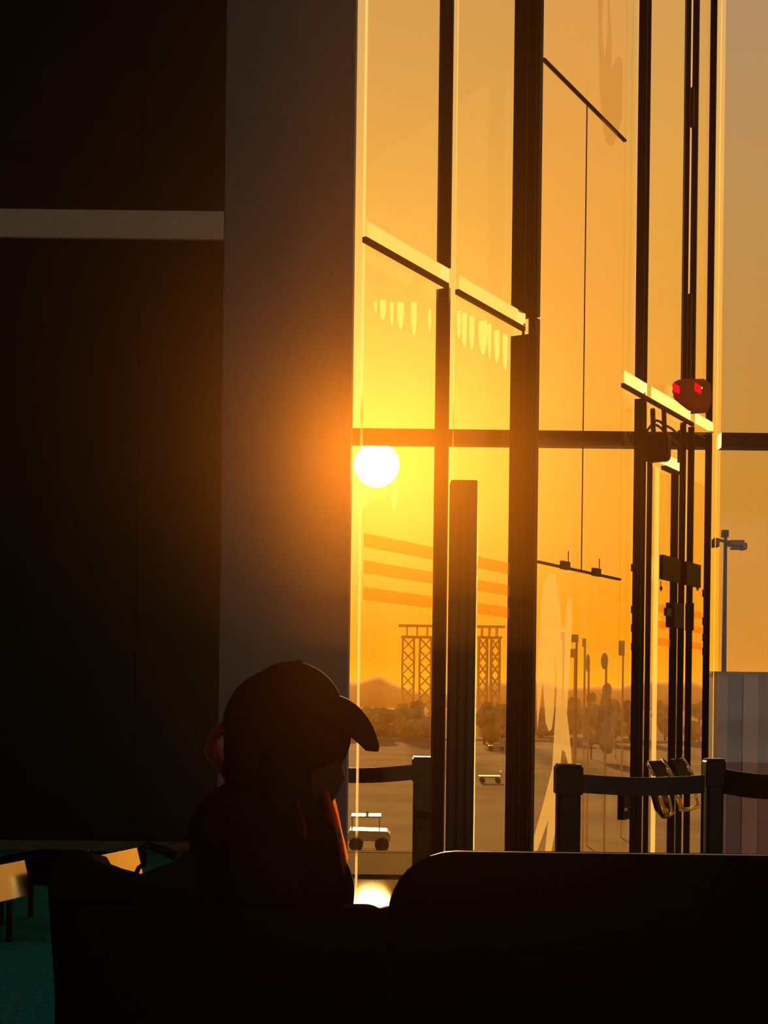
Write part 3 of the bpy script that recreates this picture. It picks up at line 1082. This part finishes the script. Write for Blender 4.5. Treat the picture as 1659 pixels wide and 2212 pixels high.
# cap: crown + arched peak, one cloth piece each
cp = MB()
cp.ell(p(620, 1576), (0.119, 0.094, 0.112), ry(math.radians(24)), 28, 18)
cp.ell(p(640, 1522), (0.088, 0.080, 0.076), ry(math.radians(30)), 28, 18)
cp.ell(p(598, 1630), (0.098, 0.090, 0.080), ry(math.radians(10)), 28, 18)
cap = cp.build('cap', M['cap'], person, smooth=True, remesh=0.006, sm_it=6)
v = MB()
rings_t, rings_b = [], []
NU, NV = 16, 8
grid = []
for i in range(NU + 1):
    t = -1 + 2 * i / NU
    row = []
    for k in range(NV + 1):
        l = k / NV
        ln = l * math.sqrt(max(0.0, 1 - 0.62 * t * t))
        base = p(722, 1500)
        # peak runs forward and dips; its sides hang down in an arch
        ang = 0.42 + 1.25 * ln ** 1.25          # curls downwards towards the rim
        X = base.x + 0.088 * math.sin(min(ln * 1.25, 1.5)) - 0.030 * t * t * (1 - l)
        Z = base.z - 0.012 * ln - 0.082 * ln ** 1.9 - 0.050 * t * t * (0.75 + 0.25 * l)
        row.append(Vector((X, base.y + 0.080 * t, Z)))
    grid.append(row)
top = [[v.bm.verts.new(q) for q in r] for r in grid]
bot = [[v.bm.verts.new(q + Vector((-0.002, 0, -0.008))) for q in r] for r in grid]
for i in range(NU):
    for k in range(NV):
        v.bm.faces.new((top[i][k], top[i + 1][k], top[i + 1][k + 1], top[i][k + 1]))
        v.bm.faces.new((bot[i][k], bot[i][k + 1], bot[i + 1][k + 1], bot[i + 1][k]))
for i in range(NU):
    v.bm.faces.new((top[i][NV], top[i + 1][NV], bot[i + 1][NV], bot[i][NV]))
    v.bm.faces.new((top[i][0], bot[i][0], bot[i + 1][0], top[i + 1][0]))
for k in range(NV):
    v.bm.faces.new((top[0][k], top[0][k + 1], bot[0][k + 1], bot[0][k]))
    v.bm.faces.new((top[NU][k], bot[NU][k], bot[NU][k + 1], top[NU][k + 1]))
v.build('peak', M['cap'], cap, smooth=True)
MB().ell(p(645, 1431), (0.009, 0.009, 0.005), None, 12, 8).build('button', M['cap'], cap, smooth=True)

# hair: dark mass over the nape and cheeks, and loose backlit strands
h = MB()
h.ell(p(560, 1668), (0.070, 0.078, 0.062), ry(0.5))
h.caps(p(620, 1640, -0.066), p(640, 1790, -0.085), 0.030, 0.022)
h.caps(p(600, 1640, -0.070), p(610, 1810, -0.095), 0.032, 0.022)
h.caps(p(650, 1650, -0.060), p(668, 1770, -0.080), 0.022, 0.014)
h.caps(p(620, 1640, 0.066), p(630, 1790, 0.085), 0.030, 0.020)
h.build('hair', M['hair_dark'], person, smooth=True, remesh=0.006, sm_it=3)
st_ = MB()


def strand(pts, r, dy0=0.0, dy1=0.0):
    n = len(pts)
    q = [p(x, y, dy0 + (dy1 - dy0) * i / (n - 1)) for i, (x, y) in enumerate(pts)]
    # Catmull-Rom resample
    fine = []
    for i in range(n - 1):
        p0, p1_, p2_, p3_ = q[max(i - 1, 0)], q[i], q[i + 1], q[min(i + 2, n - 1)]
        for k in range(5):
            t = k / 5
            fine.append(0.5 * ((2 * p1_) + (-p0 + p2_) * t + (2 * p0 - 5 * p1_ + 4 * p2_ - p3_) * t * t + (-p0 + 3 * p1_ - 3 * p2_ + p3_) * t ** 3))
    fine.append(q[-1])
    m_ = len(fine)
    st_.tube(fine, [max(0.001, r * math.sin(math.pi * (0.12 + 0.84 * i / (m_ - 1)))) for i in range(m_)], 5)


for k in range(80):
    o_ = R.uniform(-1, 1)
    e_ = R.uniform(-1, 1)
    dy = R.uniform(-0.05, 0.06)
    strand([(706 + 6 * o_, 1708 + 8 * e_), (716 + 8 * o_, 1750 + 6 * e_), (726 + 9 * o_, 1800), (738 + 8 * o_, 1846 + 6 * e_), (744 + 6 * o_, 1872 + 12 * e_)], R.uniform(0.0012, 0.0026), dy, dy + R.uniform(-0.01, 0.02))
for k in range(22):
    o_ = R.uniform(-1, 1)
    e_ = R.uniform(-1, 1)
    strand([(654 + 5 * o_, 1730 + 10 * e_), (662 + 6 * o_, 1780), (660 + 7 * o_, 1820 + 8 * e_), (672 + 8 * o_, 1862 + 10 * e_)], R.uniform(0.001, 0.002), -0.11, -0.115)
for k in range(34):
    o_ = R.uniform(-1, 1)
    e_ = R.uniform(-1, 1)
    strand([(500 + 4 * o_, 1560 + 12 * e_), (468 + 10 * o_, 1584 + 8 * e_), (456 + 12 * o_, 1618 + 8 * e_), (474 + 10 * o_, 1650 + 6 * e_), (494 + 5 * o_, 1678 + 8 * e_)], R.uniform(0.0012, 0.0026), R.uniform(-0.03, 0.03), R.uniform(-0.03, 0.03))
st_.build('loose_hair', M['hair'], person, smooth=True, kind='stuff', label='backlit auburn loose strands')

# ------------------------------------------------------------------ outdoors
GZ = -6.0


def PG(x, y):
    """point of the ground outside seen at pixel x, y"""
    a_, b_ = ab(x, y)
    Y = (GZ - CH) / b_
    return Vector((a_ * Y, Y, GZ))


bx('ground', (-600, YF + 3.0, GZ - 0.5), (600, 1500, GZ), M['ground'], kind='structure')
# hills
m = MB()
rings = []
nh = 90
ridge = []
for k in range(nh + 1):
    xpx = -900 + 3600 * k / nh
    hh = 1476 + 8 * math.sin(xpx * 0.021) + 5 * math.sin(xpx * 0.057 + 1) + R.uniform(-2, 2)
    if 760 < xpx < 850:
        hh -= 7
    if 850 < xpx < 1000:
        hh += 10
    ridge.append((xpx, hh))
front = [PG(x, 1495 + 7.2 * F / 600 - (x - CX) * 0.0122 + 0.0) for x, _ in ridge]
for (x, y) in ridge:
    tpt = P(x, y, 720)
    bpt = P(x, y, 720)
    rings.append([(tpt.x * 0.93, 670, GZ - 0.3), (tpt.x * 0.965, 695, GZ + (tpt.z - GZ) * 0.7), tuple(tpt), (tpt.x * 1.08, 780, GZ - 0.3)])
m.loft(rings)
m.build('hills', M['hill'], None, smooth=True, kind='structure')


# trees beyond the apron
def tree(x, ytop, ybase, wpx, label, tall=1.0, mat='leaf'):
    base = PG(x, ybase)
    Y = base.y
    zt = P(x, ytop, Y).z
    w = wpx / F * Y
    r = empty('tree', base, label=label, cat='tree', group='hazy trees beyond the apron')
    m = MB()
    hgt = zt - GZ
    for k in range(9):
        t = R.uniform(0.25, 0.9)
        rad = w * 0.5 * (1.05 - 0.55 * t) * R.uniform(0.6, 0.9)
        c = Vector((base.x + R.uniform(-1, 1) * w * 0.34 * (1 - t * 0.5), Y + R.uniform(-1, 1) * w * 0.3, GZ + hgt * t * 0.88))
        bmesh.ops.create_icosphere(m.bm, subdivisions=3, radius=1, matrix=Matrix.Translation(c) @ Matrix.Diagonal((rad, rad, min(rad * 1.1 * tall, zt - c.z + 0.02), 1)))
    for vv in m.bm.verts:
        vv.co += Vector((R.uniform(-1, 1), R.uniform(-1, 1), R.uniform(-1, 0.4))) * w * 0.035
    m.build('crown', M[mat], r)
    MB().tube([base - Vector((0, 0, 0.1)), base + Vector((0, 0, hgt * 0.5))], [w * 0.05, w * 0.03], 8).build('trunk', M['bark'], r)


TL = ((768, 1530, 1594, 56, 'low hazy tree just right of the column behind the cap peak'),
      (800, 1516, 1588, 60, 'round hazy tree right of the cap peak'),
      (833, 1524, 1597, 48, 'low hazy tree midway between cap peak and lattice tower'),
      (862, 1510, 1590, 56, 'hazy tree left of the nearer lattice tower'),
      (906, 1505, 1598, 66, 'hazy tree at the foot of the left lattice tower'),
      (1046, 1508, 1607, 60, 'hazy tree at the foot of the right lattice tower'),
      (1084, 1512, 1599, 56, 'hazy tree between right lattice tower and wide mullion'),
      (1172, 1524, 1592, 52, 'hazy tree behind the left part of the pale vinyl graphic'),
      (1206, 1516, 1600, 54, 'hazy tree behind the right part of the pale vinyl graphic'),
      (1244, 1500, 1593, 56, 'hazy tree left of the tall poplars'),
      (1290, 1508, 1602, 60, 'broad hazy tree behind the pair of poplars'),
      (1330, 1504, 1595, 50, 'hazy tree right of the tall poplars'),
      (1360, 1498, 1604, 52, 'hazy tree beside the left door post'),
      (1436, 1500, 1600, 56, 'hazy tree seen through the left door leaf'),
      (1510, 1500, 1602, 50, 'hazy tree seen through the right door leaf'))
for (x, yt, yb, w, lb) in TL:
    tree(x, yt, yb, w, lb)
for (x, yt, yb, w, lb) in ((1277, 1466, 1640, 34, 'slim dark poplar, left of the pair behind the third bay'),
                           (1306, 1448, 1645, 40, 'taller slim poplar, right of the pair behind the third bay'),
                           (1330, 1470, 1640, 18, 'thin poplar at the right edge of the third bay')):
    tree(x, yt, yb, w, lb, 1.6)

k0, k1_ = PG(500, 1592), PG(1700, 1592)
bx('kerb', (k0.x, k0.y - 4, GZ), (k1_.x, k0.y - 3.2, GZ + 0.35), M['kerb'], label='long pale kerb at the far side of the apron', cat='kerb')


# lattice towers
def tower(x0, x1, ytop, yp, ybase, label, Y=235.0):
    z_t = P(x0, ytop, Y).z
    z_p = P(x0, yp, Y).z
    xa, xb = P(x0, yp, Y).x, P(x1, yp, Y).x
    w = xb - xa
    cx = (xa + xb) / 2
    r = empty('lattice_tower', (cx, Y, GZ), label=label, cat='tower', group='pair of lattice towers')
    rr = 0.16
    # top platform with rail
    bx('platform', (xa - 0.4, Y - 2, z_p - 0.35), (xb + 0.4, Y + 2, z_p), M['tower'], r)
    m = MB()
    m.box((xa - 0.9, Y - 2, z_t - 0.3), (xb + 0.9, Y + 2, z_t))
    m.build('roof', M['tower'], r)
    for t in (0.12, 0.5, 0.88):
        for yy in (-1.6, 1.6):
            MB().tube([(xa + w * t, Y + yy, z_p), (xa + w * t, Y + yy, z_t - 0.3)], 0.12, 6).build('upright', M['tower'], r)
    # two lattice legs, each four chords with cross bracing
    for (l0, l1) in ((0.0, 0.36), (0.64, 1.0)):
        ch = MB()
        nseg = 8
        H = z_p - 0.35 - GZ

        def lx(t, e):
            c0 = xa + w * (l0 + l1) / 2
            hw = w * (l1 - l0) / 2
            bulge = 1.0 + 0.18 * math.sin(math.pi * t)
            return c0 + e * hw * (1.15 - 0.3 * (1 - t)) * bulge
        for e in (-1, 1):
            for yy in (-1.2, 1.2):
                ch.tube([(lx(k / nseg, e), Y + yy, GZ + H * k / nseg) for k in range(nseg + 1)], rr, 6)
        lg = ch.build('leg', M['tower'], r, kind='stuff')
        br = MB()
        for k in range(nseg):
            for yy in (-1.2, 1.2):
                br.tube([(lx(k / nseg, -1), Y + yy, GZ + H * k / nseg), (lx((k + 1) / nseg, 1), Y + yy, GZ + H * (k + 1) / nseg)], rr * 0.6, 5)
                br.tube([(lx(k / nseg, 1), Y + yy, GZ + H * k / nseg), (lx((k + 1) / nseg, -1), Y + yy, GZ + H * (k + 1) / nseg)], rr * 0.6, 5)
        br.build('bracing', M['tower'], lg, kind='stuff')


tower(872, 930, 1350, 1374, 1590, 'hazy lattice tower left of the mullion, below the amber stripes')
tower(1036, 1078, 1352, 1375, 1590, 'hazy lattice tower between the pylon and the wide mullion')

# floodlight mast
YM = 42.0
mr_ = empty('floodlight_mast', (P(1566, 1400, YM).x, YM, GZ), label='dark floodlight mast standing behind the grey panelled screen', cat='mast')
mx_ = P(1567, 1180, YM).x
zt = P(1567, 1148, YM).z
MB().tube([(mx_, YM, GZ), (mx_, YM, zt)], [0.12, 0.05], 10).build('pole', M['mast'], mr_)
c = P(1566, 1153, YM)
bx('camera_head', (c.x - 0.10, YM - 0.1, c.z - 0.11), (c.x + 0.10, YM + 0.1, c.z + 0.11), M['mast'], mr_, bev=0.02)
MB().tube([P(1542, 1164, YM), P(1566, 1170, YM), P(1592, 1172, YM)], 0.045, 8).build('crossarm', M['mast'], mr_)
for (xa, ya, xb, yb, yw) in ((1575, 1168, 1604, 1180, 0.25), (1580, 1182, 1597, 1187, 0.2), (1600, 1174, 1611, 1188, 0.2), (1540, 1164, 1551, 1182, 0.2)):
    a_, b_ = P(xa, ya, YM), P(xb, yb, YM)
    fl_ = bx('floodlight', (a_.x, YM - yw, b_.z), (b_.x, YM + yw, a_.z), M['mast'], mr_, bev=0.015)
    bx('lens', (a_.x + 0.02, YM - yw - 0.015, b_.z + 0.02), (b_.x - 0.02, YM - yw + 0.005, a_.z - 0.02), M['lampglass'], fl_)

# grey panelled screen wall
YSH = 27.0
sh = empty('panel_screen', (P(1640, 1700, YSH).x + 2, YSH + 0.3, GZ), label='grey panelled outdoor screen behind the right facade pane', cat='screen')
x0 = P(1538, 1600, YSH).x
zt = P(1600, 1451, YSH).z
pw = 0.30
for k in range(16):
    xx = x0 + k * pw
    dpt = (0.0, 0.05, 0.015, 0.06)[k % 4]
    bx('panel', (xx + 0.006, YSH + dpt, GZ), (xx + pw - 0.006, YSH + 0.10, zt - 0.06), M['shed'][(k * 3 + k // 4) % 4], sh)
bx('coping', (x0 - 0.03, YSH - 0.04, zt - 0.06), (x0 + 16 * pw + 0.03, YSH + 0.5, zt), M['shed'][3], sh)
bx('core', (x0 + 0.01, YSH + 0.10, GZ), (x0 + 16 * pw, YSH + 0.45, zt - 0.06), M['shed'][1], sh)


# service vehicles
def tug(xc, yb, wpx, hpx, label):
    g = PG(xc, yb)
    Y = g.y
    k = Y / F
    w, hh = wpx * k, hpx * k
    r = empty('baggage_tug', g, label=label, cat='vehicle', group='white service vehicles on the apron')
    z = GZ
    x = g.x
    body = MB()
    body.prism([(x - w / 2, Y - 0.8, z + 0.3 * hh), (x + w / 2, Y - 0.8, z + 0.3 * hh), (x + w / 2, Y - 0.8, z + 0.48 * hh), (x + 0.42 * w, Y - 0.8, z + 0.58 * hh),
                (x - 0.45 * w, Y - 0.8, z + 0.6 * hh), (x - w / 2, Y - 0.8, z + 0.5 * hh)], (0, 1.6, 0))
    body.bevel(0.03)
    body.build('body', M['white_paint'], r)
    bx('roof', (x - 0.42 * w, Y - 0.75, z + 0.95 * hh), (x + 0.28 * w, Y + 0.75, z + hh), M['white_paint'], r, bev=0.02)
    for sx in (-0.4, 0.24):
        for sy in (-0.7, 0.7):
            MB().tube([(x + sx * w, Y + sy, z + 0.56 * hh), (x + sx * w, Y + sy, z + 0.96 * hh)], 0.03, 6).build('roof_post', M['white_paint'], r)
    bx('windscreen', (x + 0.245 * w, Y - 0.68, z + 0.6 * hh), (x + 0.255 * w, Y + 0.68, z + 0.94 * hh), M['pane_clear'], r)
    for sx in (-0.3, 0.3):
        for sy in (-0.85, 0.65):
            rr = 0.2 * hh
            n = 16
            m = MB()
            m.loft([[(x + sx * w + rr * math.cos(2 * math.pi * i / n), Y + sy + dy, z + rr + rr * math.sin(2 * math.pi * i / n)) for i in range(n)] for dy in (0, 0.2)])
            m.build('wheel', M['tyre'], r)
    MB().ell((x - 0.05 * w, Y, z + hh + 0.08), (0.08, 0.08, 0.1), None, 10, 8).build('beacon', M['white_paint'], r, smooth=True)


tug(797, 1836, 92, 76, 'white baggage tug with a flat roof, low between the column and the belt post')


def cart(xc, yb, wpx, hpx, label):
    g = PG(xc, yb)
    k = g.y / F
    w, hh = wpx * k, hpx * k
    x, Y, z = g
    r = empty('baggage_cart', g, label=label, cat='vehicle', group='white service vehicles on the apron')
    bx('deck', (x - w / 2, Y - 0.7, z + hh * 0.45), (x + w / 2, Y + 0.7, z + hh * 0.6), M['white_paint'], r, bev=0.02)
    bx('end_gate', (x + w / 2 - 0.06, Y - 0.7, z + hh * 0.6), (x + w / 2, Y + 0.7, z + hh), M['white_paint'], r)
    for sx in (-0.35, 0.35):
        for sy in (-0.75, 0.6):
            rr = 0.22 * hh
            n = 12
            m = MB()
            m.loft([[(x + sx * w + rr * math.cos(2 * math.pi * i / n), Y + sy + dy, z + rr + rr * math.sin(2 * math.pi * i / n)) for i in range(n)] for dy in (0, 0.15)])
            m.build('wheel', M['tyre'], r)


cart(1058, 1690, 48, 24, 'long white baggage cart low between pylon and wide mullion')
cart(1072, 1622, 34, 20, 'small pale cart beyond the longer one, between pylon and mullion')


# road signs outside
def sign(xc, yc, wpx, hpx, Y, label, oval=False):
    c = P(xc, yc, Y)
    w, hh = wpx / F * Y, hpx / F * Y
    r = empty('road_sign', (c.x, Y, GZ), label=label, cat='sign', group='dark signs beyond the third glass bay')
    m = MB()
    if oval:
        n = 20
        m.prism([(c.x + w / 2 * math.cos(2 * math.pi * i / n), Y, c.z + hh / 2 * math.sin(2 * math.pi * i / n)) for i in range(n)], (0, 0.06, 0))
    else:
        m.box((c.x - w / 2, Y, c.z - hh / 2), (c.x + w / 2, Y + 0.06, c.z + hh / 2))
    m.build('board', M['tower'], r)
    MB().tube([(c.x + w * 0.3, Y + 0.1, GZ), (c.x + w * 0.3, Y + 0.1, c.z + hh * 0.3)], 0.05, 8).build('pole', M['tower'], r)


sign(1242, 1379, 15, 17, 60, 'upper square sign behind the third bay')
sign(1239, 1411, 13, 19, 64, 'lower square sign behind the third bay')
sign(1216, 1374, 8, 18, 62, 'narrow sign left of the two square signs')
sign(1262, 1388, 8, 18, 62, 'narrow sign right of the two square signs')
sign(1306, 1428, 15, 36, 60, 'tall oval sign above the taller poplar', True)
sign(1270, 1432, 9, 38, 66, 'slim oval sign above the shorter poplar', True)
sign(1343, 1400, 13, 32, 70, 'upright sign panel beside the left door post')

# ------------------------------------------------------------------ evening haze lying over the apron
m, t = mat_new('evening_haze')
vs = N(t, 'ShaderNodeVolumeScatter')
vs.inputs['Color'].default_value = (1, 0.45, 0.08, 1)
vs.inputs['Density'].default_value = 0.00011
vs.inputs['Anisotropy'].default_value = 0.5
out(t, vs.outputs[0], 'Volume')
m.cycles.volume_sampling = 'EQUIANGULAR'
m.cycles.homogeneous_volume = True
bx('haze', (-300, 35, GZ + 0.02), (300, 800, 12), m, kind='stuff', label='warm evening haze lying over the apron outside', cat='haze')
# ------------------------------------------------------------------ added haze boxes imitating the lens glare round the sun
def glare_haze(name, dens, za, zb, label):
    """za, zb: height of the layer's underside and top, near and far end"""
    m, t = mat_new(name)
    vs = N(t, 'ShaderNodeVolumeScatter')
    vs.inputs['Color'].default_value = (1, 0.40, 0.06, 1)
    vs.inputs['Density'].default_value = dens
    vs.inputs['Anisotropy'].default_value = 0.92
    out(t, vs.outputs[0], 'Volume')
    m.cycles.volume_sampling = 'EQUIANGULAR'
    m.cycles.homogeneous_volume = True
    y0, y1, w = 0.05, 2.2, 1.6
    MB().hexa([(-w, y0, za[0]), (w, y0, za[0]), (w, y1, za[1]), (-w, y1, za[1]),
               (-w, y0, zb[0]), (w, y0, zb[0]), (w, y1, zb[1]), (-w, y1, zb[1])]).build('haze', m, None, kind='stuff', label=label, cat='haze')


glare_haze('glare_haze', 0.0023, (1.242, 1.342), (4.5, 4.5), 'added haze imitating glare, above head height in the hall')
glare_haze('middle_glare_haze', 0.0014, (1.222, 1.262), (1.24, 1.34), 'added middle glare layer just under the main one in the hall')
glare_haze('lower_glare_haze', 0.0006, (1.0, 1.0), (1.22, 1.26), 'added faintest glare layer at seated head height in the hall')
